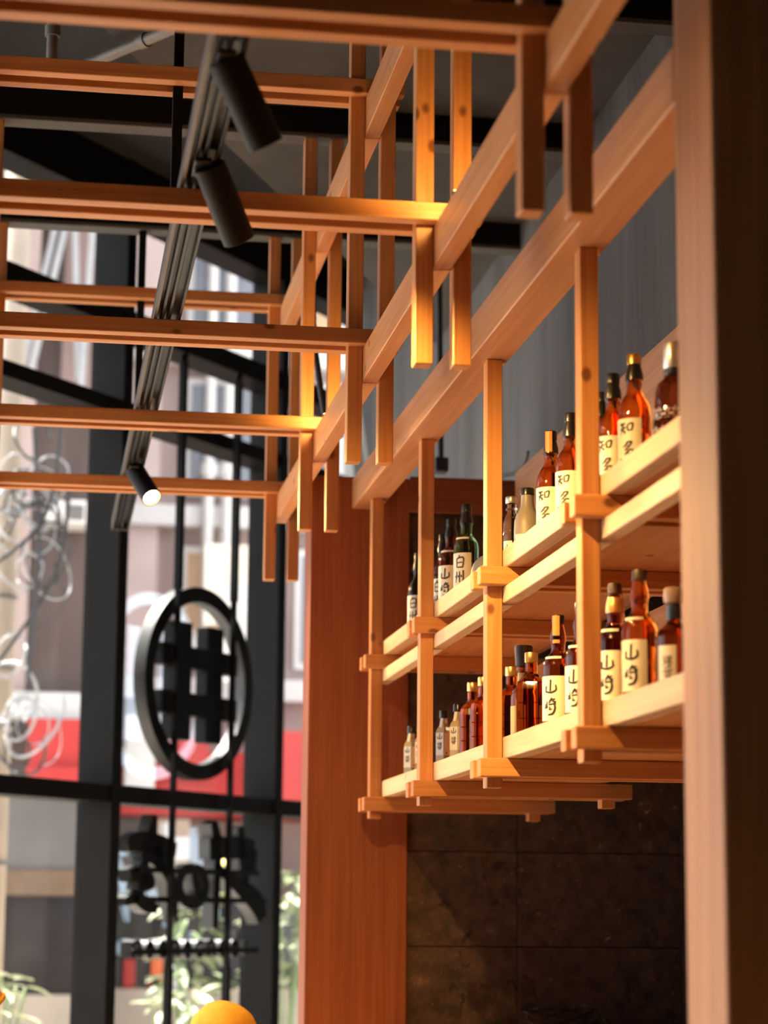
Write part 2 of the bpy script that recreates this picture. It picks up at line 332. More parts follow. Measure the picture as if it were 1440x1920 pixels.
# ------------------------------------------------------------------ bottles
CREAM = flat('cream_paper', (.84, .76, .60), .06, 40, rough=.6); INK = flat('black_ink', (.012, .01, .01), rough=.5)
WHITEP = flat('white_paper', (.8, .78, .72), .04, 40, rough=.6)
ORANGEP = flat('orange_paper_seal', (.62, .21, .04), .1, 60, rough=.5); REDP = flat('red_print', (.5, .04, .03), rough=.5)
GOLD = flat('brushed_gold', (.72, .45, .16), .1, 60, rough=.3, metal=.9); SILVER = flat('brushed_silver', (.62, .58, .5), .1, 60, rough=.3, metal=.9)
CAPB = flat('black_plastic_cap', (.012, .012, .013), rough=.25); CAPW = flat('dark_wooden_stopper', (.035, .02, .014), .3, 40, rough=.5)
AMBER = glassm('amber_whisky', (.80, .22, .035)); DAMBER = glassm('dark_amber_whisky', (.34, .07, .015)); GREEN = glassm('green_bottle_glass', (.10, .22, .12))
CLEAR = glassm('clear_glass', (.93, .93, .88)); PALEG = flat('pale_gold_spirit', (.90, .78, .50), rough=.05, trans=.55, ior=1.36); GREYC = flat('grey_frosted_glass', (.23, .21, .19), .1, 25, rough=.45)
BROWNG = glassm('brown_bottle_glass', (.22, .07, .03)); BLUEL = flat('slate_blue_label', (.10, .14, .19), rough=.5); YELL = flat('ochre_label', (.6, .38, .12), .1, 50, rough=.55)
# brush-written characters as poly-strokes on a unit square (x right, y up, half widths)
GLY = {
 'chi': [[(.10, .95, .03), (.05, .80, .05)], [(.02, .78, .05), (.42, .86, .045)], [(.0, .55, .05), (.50, .66, .04)], [(.24, .84, .05), (.20, .58, .05), (.02, .28, .025)], [(.26, .52, .045), (.42, .34, .06)],
         [(.58, .80, .045), (.60, .45, .05)], [(.58, .78, .04), (.92, .84, .05), (.86, .50, .045)], [(.62, .48, .04), (.88, .50, .045)]],
 'ta': [[(.66, .98, .05), (.42, .78, .06), (.22, .66, .03)], [(.48, .92, .04), (.84, .94, .06), (.66, .70, .06), (.34, .50, .035)], [(.55, .76, .04), (.66, .68, .05)], [(.78, .58, .05), (.52, .38, .06), (.34, .30, .03)],
        [(.52, .50, .04), (.92, .52, .06), (.80, .26, .07), (.46, .04, .08), (.0, .06, .07), (-.05, .16, .03)], [(.62, .36, .04), (.74, .28, .05)]],
 'yama': [[(.52, .98, .06), (.48, .30, .06)], [(.12, .62, .06), (.10, .26, .06)], [(.08, .28, .05), (.55, .22, .06), (.92, .34, .06)], [(.90, .68, .04), (.94, .34, .06)]],
 'saki': [[(.06, .64, .05), (.02, .36, .05)], [(.20, .78, .04), (.18, .40, .05)], [(.02, .38, .04), (.30, .46, .04)], [(.62, .98, .05), (.46, .78, .06), (.34, .66, .03)], [(.40, .82, .04), (.86, .90, .05)], [(.62, .80, .04), (.92, .70, .07)],
          [(.34, .58, .045), (.92, .64, .05)], [(.80, .62, .05), (.84, .34, .065), (.66, .06, .07), (.28, .0, .05)], [(.46, .48, .04), (.42, .30, .045), (.62, .34, .04)]],
 'haku': [[(.46, 1.0, .05), (.34, .80, .04)], [(.16, .78, .05), (.18, .12, .05)], [(.16, .76, .045), (.82, .82, .06), (.76, .10, .05)], [(.22, .46, .04), (.74, .50, .045)], [(.20, .14, .045), (.76, .14, .05)]],
 'shu': [[(.16, .90, .05), (.14, .50, .05), (.02, .10, .03)], [(.0, .62, .05), (.04, .46, .04)], [(.46, .90, .05), (.46, .12, .045)], [(.30, .62, .045), (.34, .48, .04)], [(.82, .98, .06), (.82, .0, .06)], [(.62, .64, .05), (.66, .48, .045)]],
 'hibi': [[(.20, .98, .03), (.08, .80, .035), (.24, .74, .03), (.06, .52, .03)], [(.34, .92, .03), (.34, .58, .035)], [(.34, .90, .03), (.54, .92, .03), (.52, .66, .03), (.36, .66, .03)], [(.68, .96, .035), (.66, .50, .035)], [(.68, .94, .03), (.92, .90, .035), (.74, .74, .03), (.90, .66, .035), (.72, .58, .03)],
          [(.10, .44, .03), (.92, .50, .035)], [(.50, .54, .03), (.50, .44, .03)], [(.28, .40, .03), (.34, .32, .03)], [(.70, .42, .03), (.64, .32, .03)], [(.0, .28, .035), (1.0, .32, .04)], [(.26, .20, .03), (.28, .02, .03)], [(.26, .20, .03), (.74, .22, .035), (.72, .0, .035)], [(.30, .10, .025), (.70, .12, .03)], [(.30, .02, .03), (.70, .02, .03)]]}
GMESH = {}
def wrap_patch(name, r, z0, z1, a0, a1, mat, nz=2, na=12):
    bm = bmesh.new(); g = [[bm.verts.new((r*math.cos(a0+(a1-a0)*i/na), r*math.sin(a0+(a1-a0)*i/na), z0+(z1-z0)*j/nz)) for i in range(na+1)] for j in range(nz+1)]
    for j in range(nz):
        for i in range(na): bm.faces.new((g[j][i], g[j][i+1], g[j+1][i+1], g[j+1][i]))
    return mesh_from(bm, name, mat, True)
def glyph_bm(bm, gl, place, w, h):
    for st in gl:
        pts = smooth_path([(x, y, wd) for x, y, wd in st], 5)
        L = []; R = []
        for i, p in enumerate(pts):
            q0, q1 = pts[max(i-1, 0)], pts[min(i+1, len(pts)-1)]
            t = Vector((q1.x-q0.x, (q1.y-q0.y)*h/w)); t = t.normalized() if t.length > 0 else Vector((1, 0)); k = p.z*1.3
            n = Vector((-t.y, t.x))
            L.append(bm.verts.new(place(p.x*w + n.x*k*w, p.y*h + n.y*k*w))); R.append(bm.verts.new(place(p.x*w - n.x*k*w, p.y*h - n.y*k*w)))
        for i in range(len(pts)-1): bm.faces.new((L[i], R[i], R[i+1], L[i+1]))
def writing(name, chars, r, zc, ac, w, h, gap=.12, rotd=1):
    """vertical brush writing wrapped on a cylinder of radius r, centred at azimuth ac"""
    key = (tuple(chars), r, round(zc, 4), round(ac, 3), w, h)
    if key in GMESH: return GMESH[key]
    bm = bmesh.new(); n = len(chars); tot = n*h + (n-1)*gap*h; z = zc + tot/2
    for c in chars:
        z -= h
        def place(x, y, z=z): 
            a = ac + (x - w/2)/r
            return (r*math.cos(a), r*math.sin(a), z + y)
        glyph_bm(bm, GLY[c], place, w, h); z -= gap*h
    GMESH[key] = mesh_from(bm, name, INK); return GMESH[key]
MC = {}
def cm(key, fn):
    if key not in MC: MC[key] = fn()
    return MC[key]
def face_az(loc): return math.atan2(-loc.y, -loc.x)      # towards the camera's corner of the room
def bottle(kind, x, y, tier, label, cap='black', seal=None, chars=None, turn=-32, liquid=None, h=None, group=None):
    loc = P3(x, y, (.562, 1.262)[tier]); az = face_az(loc) + math.radians(turn)
    o = empty('whisky_bottle' if kind in ('A', 'B') else {'S': 'square_bottle', 'G': 'gin_bottle', 'D': 'decanter_bottle', 'H': 'faceted_bottle', 'C': 'ceramic_bottle', 'T': 'clear_bottle', 'F': 'round_flask', 'K': 'stopper_bottle'}[kind], loc, label, 'bottle', group or ('bottles on the upper shelf' if tier else 'bottles on the lower shelf'), rz=az)
    capm = {'black': CAPB, 'gold': GOLD, 'silver': SILVER, 'wood': CAPW, 'brown': flat('brown_cap', (.06, .03, .02), rough=.35)}[cap]
    if kind in ('A', 'B'):
        R = .0365 if kind == 'A' else .0385
        prof = [(.030, 0), (R-.002, .002), (R, .008), (R, .172), (R-.003, .190), (R-.010, .206), (R-.019, .219), (.0165, .228), (.0165, .242), (.019, .248), (.0185, .262), (.0145, .278), (.0135, .284)] if kind == 'A' else \
               [(.031, 0), (R-.002, .002), (R, .008), (R, .188), (R-.003, .203), (R-.011, .216), (R-.019, .226), (.0170, .236), (.0180, .252), (.0205, .262), (.0185, .276), (.0145, .292), (.0140, .298)]
        gm = liquid or (AMBER if kind == 'A' else DAMBER)
        link('glass_body', cm(('body', kind, gm.name), lambda: lathe_mesh('bottle_body', prof, gm, 28)), o)
        zt = prof[-1][1]
        if kind == 'A' or seal == 'sleeve':
            nb = [(r+.0007, z) for r, z in prof if z > (.245 if kind == 'A' else .255)]
            link('neck_foil', cm(('foil', kind), lambda: lathe_mesh('neck_foil', nb, CAPB, 24)), o)
        link('cap', cm(('cap', kind, cap), lambda: lathe_mesh('cap', [(.0150, zt-.001), (.0158, zt), (.0158, zt+.019), (.0145, zt+.022)], capm, 20)), o)
        lz = (.055, .158) if kind == 'A' else (.060, .168)
        lb = link('front_label', cm(('lab', kind), lambda: wrap_patch('front_label', R+.0006, lz[0], lz[1], -.95, .95, CREAM)), o)
        if chars: link('brush_writing', writing('brush_writing', chars, R+.0011, (lz[0]+lz[1])/2+.003, .05, .034, .042, .06), lb)
        if kind == 'B': link('shoulder_label', cm(('slab',), lambda: wrap_patch('shoulder_label', .0315, .211, .2165, -.8, .8, CREAM, 1)), o)
        if seal == 'orange': link('paper_seal', cm(('seal', kind), lambda: wrap_patch('paper_seal', .0195, .250, zt+.019, -.2, .75, ORANGEP)), o)
        if seal == 'gold': link('neck_band', cm(('gband',), lambda: lathe_mesh('neck_band', [(.0212, .254), (.0216, .262), (.0195, .277), (.0165, .288)], flat('copper_foil', (.75, .36, .12), rough=.3, metal=.8), 20)), o)
    elif kind == 'S':
        w = .036
        def mk():
            bm = bmesh.new(); prof = [(.92, 0), (1, .004), (1, .165), (.9, .185), (.5, .205), (.42, .212), (.42, .242)]; rings = []
            for k, z in prof:
                a = w*k; c = a*.35 if z < .2 else a*.6
                rings.append([bm.verts.new((X, Y, z)) for X, Y in ((a-c, -a), (a, -a+c), (a, a-c), (a-c, a), (-a+c, a), (-a, a-c), (-a, -a+c), (-a+c, -a))])
            for p, q in zip(rings, rings[1:]):
                for i in range(8): bm.faces.new((p[i], p[(i+1) % 8], q[(i+1) % 8], q[i]))
            bm.faces.new(rings[0][::-1]); bm.faces.new(rings[-1]); bmesh.ops.bevel(bm, geom=bm.edges[:], offset=.0015, segments=1, affect='EDGES')
            return mesh_from(bm, 'square_body', liquid or AMBER)
        link('glass_body', cm(('sq', (liquid or AMBER).name), mk), o)
        link('cap', cm(('sqcap', cap), lambda: lathe_mesh('cap', [(.0165, .236), (.0175, .238), (.0175, .258), (.016, .262)], capm, 20)), o)
        for k, zz in enumerate((.05, .09, .13)):
            l = link('glass_rib', box_mesh(.0015, .058, .004, liquid or AMBER, .0004), o); l.location = (w+.0006, 0, zz)
        l = link('side_label', box_mesh(.044, .0008, .10, YELL, 0), o); l.location = (0, -w-.0006, .09)
        l = link('corner_label', box_mesh(.0008, .02, .035, BLUEL, 0), o); l.location = (w+.0012, .014, .03)
    elif kind == 'G':
        link('glass_body', cm(('gin',), lambda: lathe_mesh('gin_body', [(.027, 0), (.029, .003), (.029, .150), (.026, .160), (.015, .176), (.0125, .180), (.0125, .205)], PALEG, nsides=6, ang=20)), o)
        link('cap', cm(('gincap',), lambda: lathe_mesh('cap', [(.0135, .196), (.0150, .197), (.0150, .218), (.0140, .220)], CAPB, 20)), o)
        lb = link('front_label', cm(('ginlab',), lambda: box_mesh(.0008, .026, .070, WHITEP, 0)), o); lb.location = (.0259, 0, .115)
        s = link('side_label', cm(('ginlab2',), lambda: box_mesh(.0008, .026, .070, CREAM, 0)), o); s.location = (.0259*math.cos(math.radians(60)), .0259*math.sin(math.radians(60)), .115); s.rotation_euler = (0, 0, math.radians(60))
        e = link('seal_print', box_mesh(.0006, .006, .006, REDP, 0), s); e.location = (.0008, -.006, -.028)
        tb = link('neck_tag', box_mesh(.0008, .010, .03, WHITEP, 0), o); tb.location = (.0165, 0, .182); tb.rotation_euler = (0, math.radians(-16), 0)
        bm = bmesh.new()
        for c, zz in (('yama', .126), ('hibi', .098)): glyph_bm(bm, GLY[c], lambda X, Y, zz=zz: (.0009, X-.009, zz-.115+Y), .018, .022)
        link('brush_writing', cm(('ginink',), lambda: mesh_from(bm, 'ginink', INK)), lb)
    elif kind == 'D':
        link('glass_body', lathe_mesh('decanter_body', [(.047, 0), (.050, .004), (.050, .03), (.047, .10), (.040, .17), (.035, .185), (.024, .196), (.021, .206)], BROWNG, 28), o)
        link('neck_collar', lathe_mesh('neck_collar', [(.0215, .200), (.023, .203), (.023, .214), (.021, .216)], CAPB, 24), o)
        link('cap', lathe_mesh('cap', [(.0235, .216), (.0245, .218), (.0245, .268), (.023, .271)], SILVER, 28), o)
        bm = bmesh.new()                                   # cut-glass flower pattern as raised facets
        for k in range(16):
            for j, zz in enumerate((.035, .075, .115)):
                a0 = 2*math.pi*(k+.5*(j % 2))/16; R = .0502-.00004*zz/.001
                for q in range(8):
                    b = 2*math.pi*q/8; ra, rb = .002, .0085
                    vs = [bm.verts.new(((R+.0005)*math.cos(a0+(rr*math.cos(b+s))/R), (R+.0005)*math.sin(a0+(rr*math.cos(b+s))/R), zz+rr*1.8*math.sin(b+s))) for rr, s in ((ra, 0), (rb, -.12), (rb, .12))]
                    bm.faces.new(vs)
        link('cut_pattern', mesh_from(bm, 'cut_pattern', flat('frosted_cut_glass', (.75, .68, .66), rough=.35)), o)
    elif kind == 'H':
        link('glass_body', lathe_mesh('faceted_body', [(.033, 0), (.036, .004), (.036, .150), (.032, .162), (.016, .176), (.0135, .182), (.0135, .215)], DAMBER, nsides=24, ang=5), o)
        link('neck_foil', lathe_mesh('neck_foil', [(.0142, .186), (.0148, .188), (.0148, .212), (.0142, .214)], flat('navy_foil', (.02, .03, .07), rough=.3), 24), o)
        link('cap', lathe_mesh('cap', [(.012, .215), (.019, .219), (.021, .228), (.021, .240), (.018, .248), (.012, .251)], flat('pearl_stopper', (.55, .40, .30), rough=.15, trans=.4), 24), o)
        lb = link('front_label', wrap_patch('front_label', .0368, .045, .130, -.55, .55, CREAM), o)
        link('brush_writing', writing('brush_writing', ['hibi'], .0372, .088, 0.05, .022, .045), lb)
    elif kind == 'C':
        link('glass_body', lathe_mesh('ceramic_body', [(.032, 0), (.035, .004), (.0355, .10), (.034, .125), (.027, .145), (.0185, .160), (.0165, .180), (.0165, .192)], GREYC, 28), o)
        link('cap', lathe_mesh('cap', [(.0170, .192), (.0185, .193), (.0185, .208), (.0170, .211)], CAPB, 24), o)
        lb = link('front_label', wrap_patch('front_label', .0362, .03, .085, -.7, .5, WHITEP), o); link('brush_writing', writing('brush_writing', ['hibi', 'yama'], .0366, .057, -.1, .014, .018), lb)
    elif kind == 'T':
        link('glass_body', lathe_mesh('clear_body', [(.022, 0), (.024, .003), (.024, .150), (.020, .165), (.0125, .180), (.0125, .205)], glassm('smoky_spirit', (.45, .40, .34)), 24), o)
        link('collar', lathe_mesh('collar', [(.0165, .186), (.0175, .188), (.0165, .192)], CLEAR, 24), o)
        link('cap', lathe_mesh('cap', [(.0165, .205), (.0172, .206), (.0172, .222), (.016, .224)], SILVER, 24), o)
        lb = link('front_label', wrap_patch('front_label', .0246, .04, .10, -.6, .6, WHITEP), o); link('brush_writing', writing('brush_writing', ['yama', 'hibi'], .025, .07, 0, .013, .02), lb)
    elif kind == 'F':
        bm = bmesh.new(); bmesh.ops.create_uvsphere(bm, u_segments=24, v_segments=14, radius=1); bmesh.ops.scale(bm, vec=(.032, .052, .058), verts=bm.verts); bmesh.ops.translate(bm, vec=(0, 0, .0575), verts=bm.verts)
        link('glass_body', mesh_from(bm, 'flask_body', GREYC, True), o)
        link('neck', lathe_mesh('flask_neck', [(.018, .105), (.013, .118), (.0125, .135)], GREYC, 20), o); link('cap', lathe_mesh('cap', [(.014, .133), (.015, .135), (.015, .152), (.014, .154)], CAPW, 20), o)
        bm = bmesh.new(); vs = [bm.verts.new((.0335, .022*math.cos(2*math.pi*k/20), .055+.024*math.sin(2*math.pi*k/20))) for k in range(20)]; bm.faces.new(vs)
        link('front_label', mesh_from(bm, 'flask_label', WHITEP), o)
    elif kind == 'K':
        link('glass_body', lathe_mesh('stopper_body', [(.032, 0), (.035, .004), (.035, .165), (.031, .182), (.017, .198), (.015, .205), (.015, .232), (.019, .236), (.019, .246)], AMBER, 28), o)
        link('neck_label', lathe_mesh('neck_label', [(.0155, .207), (.0158, .208), (.0158, .228), (.0155, .229)], YELL, 24), o)
        link('cap', lathe_mesh('cap', [(.019, .246), (.022, .248), (.025, .298), (.023, .302)], CAPW, 24), o)
        link('front_label', wrap_patch('front_label', .0356, .05, .14, -.8, .8, YELL), o)
    return o
TA, YZ, HK = ['chi', 'ta'], ['yama', 'saki'], ['haku', 'shu']
# upper shelf, near to far
bottle('D', 1.80, 6.12, 1, 'cut-glass decanter with tall silver cap beside the right pillar', turn=0)
bottle('A', 1.77, 6.46, 1, 'amber bottle with gold cap and brush-written cream label on the upper shelf', 'gold', None, TA)
bottle('A', 1.77, 6.72, 1, 'amber bottle with black cap just right of the nearest shelf post, upper shelf', 'black', None, TA)
bottle('A', 1.80, 6.98, 1, 'amber bottle hidden behind the nearest shelf post, upper shelf', 'black', None, TA)
bottle('A', 1.77, 7.30, 1, 'amber bottle with black cap just left of the nearest shelf post, upper shelf', 'black', None, TA)
bottle('A', 1.77, 7.60, 1, 'amber bottle with orange paper seal on its black neck, upper shelf', 'black', 'orange', TA)
bottle('C', 1.77, 7.99, 1, 'matt grey bottle with rounded shoulders and black cap', turn=-20)
bottle('T', 1.77, 8.27, 1, 'slim clear bottle with silver cap beside the grey bottle', 'silver')
bottle('F', 1.77, 8.72, 1, 'grey round flask just left of the brightly lit shelf post', turn=-10)
bottle('B', 1.77, 9.20, 1, 'dark green bottle with black cap and cream label, upper shelf', 'black', 'sleeve', HK, liquid=GREEN)
bottle('B', 1.77, 9.56, 1, 'dark brown bottle beside the tall green bottle, upper shelf', 'black', 'sleeve', YZ, liquid=BROWNG)
bottle('A', 1.79, 9.86, 1, 'small brown bottle half hidden by the third shelf post, upper shelf', 'black', None, HK, liquid=BROWNG)
bottle('A', 1.77, 10.42, 1, 'dark bottle with cream label at the far end of the upper shelf', 'black', None, HK, liquid=GREEN)
# lower shelf
bottle('H', 1.78, 6.10, 0, 'faceted bottle with round stopper beside the right pillar, lower shelf', turn=-25)
bottle('B', 1.77, 6.43, 0, 'tall amber bottle with brown cap, right of the nearest post, lower shelf', 'brown', None, YZ, liquid=AMBER)
bottle('B', 1.77, 6.72, 0, 'dark amber bottle with copper neck band, right of the nearest post, lower shelf', 'brown', 'gold', YZ)
bottle('B', 1.82, 6.90, 0, 'dark bottle mostly hidden behind the nearest post, lower shelf', 'black', None, YZ)
bottle('B', 1.77, 7.16, 0, 'dark amber bottle with white label half covered by the nearest post', 'black', None, YZ)
bottle('B', 1.77, 7.50, 0, 'dark amber bottle with orange seal and copper neck, lower shelf', 'black', 'orange', YZ)
bottle('S', 1.77, 7.93, 0, 'square amber bottle with gold cap beside the white-labelled bottle', 'gold', turn=-8)
bottle('K', 1.80, 8.20, 0, 'amber bottle with thick dark wooden stopper on the lower shelf', 'wood')
bottle('S', 1.80, 8.42, 0, 'square amber bottle close behind the brightly lit post', 'gold', turn=-8)
bottle('S', 1.77, 8.82, 0, 'square amber bottle with blue corner label left of the lit post', 'gold', turn=-8)
bottle('S', 1.77, 9.05, 0, 'square amber bottle next to the clear gin bottles', 'gold', turn=-8)
bottle('G', 1.77, 9.38, 0, 'clear gin bottle with black cap nearest the square amber bottles', turn=-30)
bottle('G', 1.77, 9.72, 0, 'clear gin bottle just right of the third shelf post', turn=-30)
bottle('G', 1.77, 10.28, 0, 'clear gin bottle just left of the third shelf post', turn=-30)
bottle('G', 1.77, 10.60, 0, 'clear gin bottle farthest left on the lower shelf', turn=-30)

# ------------------------------------------------------------------ lighting track and spotlights
tk = empty('lighting_track', P3(.425, 9, 2.3), 'long black grooved lighting track running towards the glass front', 'track')
X0, X1, ZT = .372, .478, 2.286
def tpart(nm, xa, xb, za, zb, m=TRACKM): sbox(nm, xa, xb, 2.5, 13.36, za, zb, m, tk, .001)
tpart('track_back', X0, X1, ZT+.02, ZT+.045); tpart('track_side', X0, X0+.014, ZT-.02, ZT+.0195, flat('satin_grey_aluminium', (.10, .088, .08), .1, 20, rough=.4, metal=.4)); tpart('track_side', X1-.010, X1, ZT-.02, ZT+.0195)
tpart('track_lip', X0+.03, X0+.042, ZT-.012, ZT+.0195); tpart('track_lip', X0+.056, X0+.068, ZT-.012, ZT+.0195)
sbox('end_cap', X0, X1, 13.361, 13.40, ZT-.022, ZT+.046, BLACK, tk)
for y in (VY[0]+.035, VY[2]+.035, VY[4]+.035): sbox('suspension_rod', .428, .468, y-.02, y+.02, ZT+.046, 3.65, STEEL, tk)
def spotlight(tx, ty, direc, label, power, lit, cx=.425):
    base = P3(cx, ty, ZT-.02); o = empty('spotlight', base, label, 'spotlight', 'track spotlights')
    d = Vector(direc).normalized(); r = .036; Ln = .178
    sb = mbox('track_adapter', base+Vector((-.018, -.05, -.012)), base+Vector((.018, .05, 0)), BLACK, o, .002)
    top = Vector(((tx-cx)*S, 0, -.03)) ; a = top - d*.03; b = top + d*(Ln-.03)
    bm = bmesh.new(); tube_bm(bm, [(0, 0, -.012), tuple(top*.6), tuple(top)], .007, 10); link('yoke', mesh_from(bm, 'yoke', BLACK, True), o)
    eu = d.to_track_quat('Z', 'Y').to_euler()
    def lat_(nm, prof, m, ang=35):
        q = link(nm, lathe_mesh(nm, prof, m, 32, ang=ang), o); q.location = a; q.rotation_euler = eu
    lat_('lamp_body', [(r-.002, 0), (r, .002), (r, Ln-.001), (r-.001, Ln), (r-.004, Ln), (r-.0045, Ln-.001), (r-.0045, Ln-.022)], flat('matt_black_lamp', (.0045, .0045, .005), .15, 40, rough=.5, spec=.2))
    lat_('lens', [(r-.0075, Ln-.0215), (r-.0075, Ln-.020)], emit('lamp_lens', (1, .78, .45), 14))
    bm = bmesh.new(); A = [[bm.verts.new((q*math.cos(2*math.pi*k/32), q*math.sin(2*math.pi*k/32), z)) for k in range(32)] for q, z in ((r-.0075, Ln-.0195), (r-.0048, Ln-.001))]
    for k in range(32): bm.faces.new((A[0][k], A[0][(k+1) % 32], A[1][(k+1) % 32], A[1][k]))
    q = link('reflector_ring', mesh_from(bm, 'reflector', GOLD, True), o); q.location = a; q.rotation_euler = eu
    ld = bpy.data.lights.new('spot_beam', 'SPOT'); ld.energy = power; ld.color = WARM; ld.spot_size = math.radians(106); ld.spot_blend = .95; ld.shadow_soft_size = .02
    lo = bpy.data.objects.new('spot_beam', ld); COL.objects.link(lo); lo.parent = o; lo.location = b + d*.004; lo.rotation_euler = d.to_track_quat('-Z', 'Y').to_euler()
    return o
spotlight(.445, 5.68, (.103, .07, -.177), 'largest black cylinder spotlight, cut off by the top cross bar', 85, 1)
spotlight(.465, 6.56, (.09, .10, -.165), 'black cylinder spotlight in front of the second cross bar', 190, 1)
spotlight(.445, 11.40, (.077, -.15, -.157), 'small lit spotlight near the glass front, aimed at the camera side', 100, 1)

bounce_tk = empty('lighting_track', P3(-1.75, 7, 2.3), 'added second lighting track for warm bounce light, unseen left of the frame', 'track')  # unseen track added so its lamps bounce warm light under the cross bars
sbox('track_back', -1.803, -1.697, 2.5, 11.0, ZT+.02, ZT+.045, TRACKM, bounce_tk, .001); sbox('track_side', -1.803, -1.789, 2.5, 11.0, ZT-.02, ZT+.0195, TRACKM, bounce_tk, .001); sbox('track_side', -1.711, -1.697, 2.5, 11.0, ZT-.02, ZT+.0195, TRACKM, bounce_tk, .001)
for y in VY[:4]: sbox('suspension_rod', -1.77, -1.73, y+.015, y+.055, ZT+.046, 3.65, STEEL, bounce_tk)
for k, ty in enumerate((4.0, 6.0, 8.0, 10.0)): spotlight(-1.74, ty, (.10, .10, -.6), ('first', 'second', 'third', 'fourth')[k]+' added spotlight on the unseen left track, for warm bounce light', 200, 1, -1.75)

# ------------------------------------------------------------------ pipes, hose, bracket
pp = empty('ceiling_pipe', P3(.3, 9.2, 3.74), 'grey conduit with a clamp under the ceiling slab', 'pipe')
PIPEM = flat('grey_conduit', (.16, .15, .14), .15, 8, rough=.4)
tube('pipe', [P3(.06, 9.60, 3.74), P3(.75, 8.67, 3.74)], .019, PIPEM, pp, 14); tube('clamp', [P3(.315, 9.256, 3.74), P3(.345, 9.216, 3.74)], .0235, PIPEM, pp, 14)
vp = empty('drop_pipe', P3(-.067, 9.6, 3.8), 'dark vertical drain pipe stub near the top left corner', 'pipe')
tube('pipe', [P3(-.067, 9.6, 3.72), P3(-.067, 9.6, 4.6)], .017, PIPEM, vp, 14); tube('collar', [P3(-.067, 9.6, 3.88), P3(-.067, 9.6, 3.93)], .024, PIPEM, vp, 14)
br = empty('ceiling_bracket', P3(2.24, 12.5, 3.8), 'black ceiling pole with a small box above the lintel', 'bracket')
tube('pole', [P3(2.235, 12.5, 3.795), P3(2.25, 12.5, 2.6)], .013, BLACK, br, 12); sbox('box', 2.21, 2.29, 12.45, 12.55, 2.52, 2.605, BLACK, br, .004)
hz = empty('cable_hose', P3(1.31, 10.6, 3.8), 'black corrugated hose hanging between the fourth hangers', 'hose')
bm = bmesh.new(); pts = smooth_path([P3(1.29, 10.9, 3.79), P3(1.295, 10.9, 3.0), P3(1.325, 10.9, 2.7), P3(1.38, 10.92, 2.4)], 24); tube_bm(bm, [p-hz.location for p in pts], [.0125 if i % 2 else .0105 for i in range(len(pts))], 12)
link('hose', mesh_from(bm, 'hose', BLACK, True), hz)
wc = tube('wall_cable', smooth_path([P3(2.546, 12.2, 2.45), P3(2.546, 11.9, 2.408), P3(2.546, 11.7, 2.394), P3(2.546, 11.56, 2.403), P3(2.546, 11.48, 2.45)], 6), .005, BLACK, None, 8)
tag(wc, 'short black cable on the grey wall above the back board', 'cable')
bm = bmesh.new(); w0 = P3(2.62, 11.0, -.56)
pts = [Vector((.14*math.cos(2.2*t)*(1-.1*math.sin(t)), .05*math.sin(3*t), .03+.028*math.sin(3.1*t+.4))) for t in [k*.16 for k in range(80)]]
tube_bm(bm, pts, .0022, 8); wl = link('wire_coil', mesh_from(bm, 'wire_coil', CAPB, True)); wl.location = w0
tag(wl, 'tangled black wire loops at the foot of the stone wall', 'wire')
# back counter that the wire rests on
cn = empty('back_counter', P3(2.7, 10.3, 0).xy.to_3d(), 'dark bar counter against the stone wall, below the shelf', 'counter')
mbox('counter_top', (1.2, 6.6, w0.z-.045), (2.74, 11.145*S, w0.z-.005), 'veneer', cn); mbox('counter_body', (1.25, 6.65, 0), (2.74, 11.14*S, w0.z-.0455), 'veneer', cn)

# ------------------------------------------------------------------ shop sign in the window bay
sg = empty('shop_sign', P0.copy(), 'black ring sign with crossed-bar emblem and characters, seen from behind', 'sign', rz=math.radians(52))
V0, V1 = .0, .072                                     # sign depth between the fins
SIGNB = flat('sign_black', (.004, .004, .0045), .2, 25, rough=.5, spec=.15); SIGNS = flat('sign_edge', (.04, .04, .043), .1, 20, rough=.45)
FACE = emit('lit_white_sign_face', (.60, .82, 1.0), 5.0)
def sbx(name, u0, u1, z0, z1, v0=V0, v1=V1, parent=sg, m=SIGNB):
    o = link(name, box_mesh(u1-u0, v1-v0, z1-z0, m, .002), parent)
    o.location = Vector(((u0+u1)/2, (v0+v1)/2, (z0+z1)/2)) - (parent.location if parent is not sg else Vector()); return o
MU = lambda u: .984*u-.141
MZ = lambda z: .9855*z+.024
uc, zc, RO, RI = MU(.888), MZ(2.826), .505, .424
bm = bmesh.new(); ns = 72; rr = []
for r, v in ((RO, V0), (RO, V1), (RI, V1), (RI, V0)): rr.append([bm.verts.new((r*math.cos(2*math.pi*k/ns), v, r*math.sin(2*math.pi*k/ns))) for k in range(ns)])
for i in range(4):
    a, b = rr[i], rr[(i+1) % 4]
    for k in range(ns): bm.faces.new((a[k], a[(k+1) % ns], b[(k+1) % ns], b[k]))
ring = link('ring', mesh_from(bm, 'ring', SIGNB, True, 40), sg); ring.location = (uc, 0, zc)
ring.data.materials.append(SIGNS)
for p in ring.data.polygons:
    if abs(p.normal.y) < .5: p.material_index = 1
bm = bmesh.new(); a = [bm.verts.new(((RO-.006)*math.cos(2*math.pi*k/ns), V1+.002, (RO-.006)*math.sin(2*math.pi*k/ns))) for k in range(ns)]; b = [bm.verts.new(((RI+.006)*math.cos(2*math.pi*k/ns), V1+.002, (RI+.006)*math.sin(2*math.pi*k/ns))) for k in range(ns)]
for k in range(ns): bm.faces.new((a[k], a[(k+1) % ns], b[(k+1) % ns], b[k]))
fo = link('lit_face', mesh_from(bm, 'ring_face', FACE), ring)
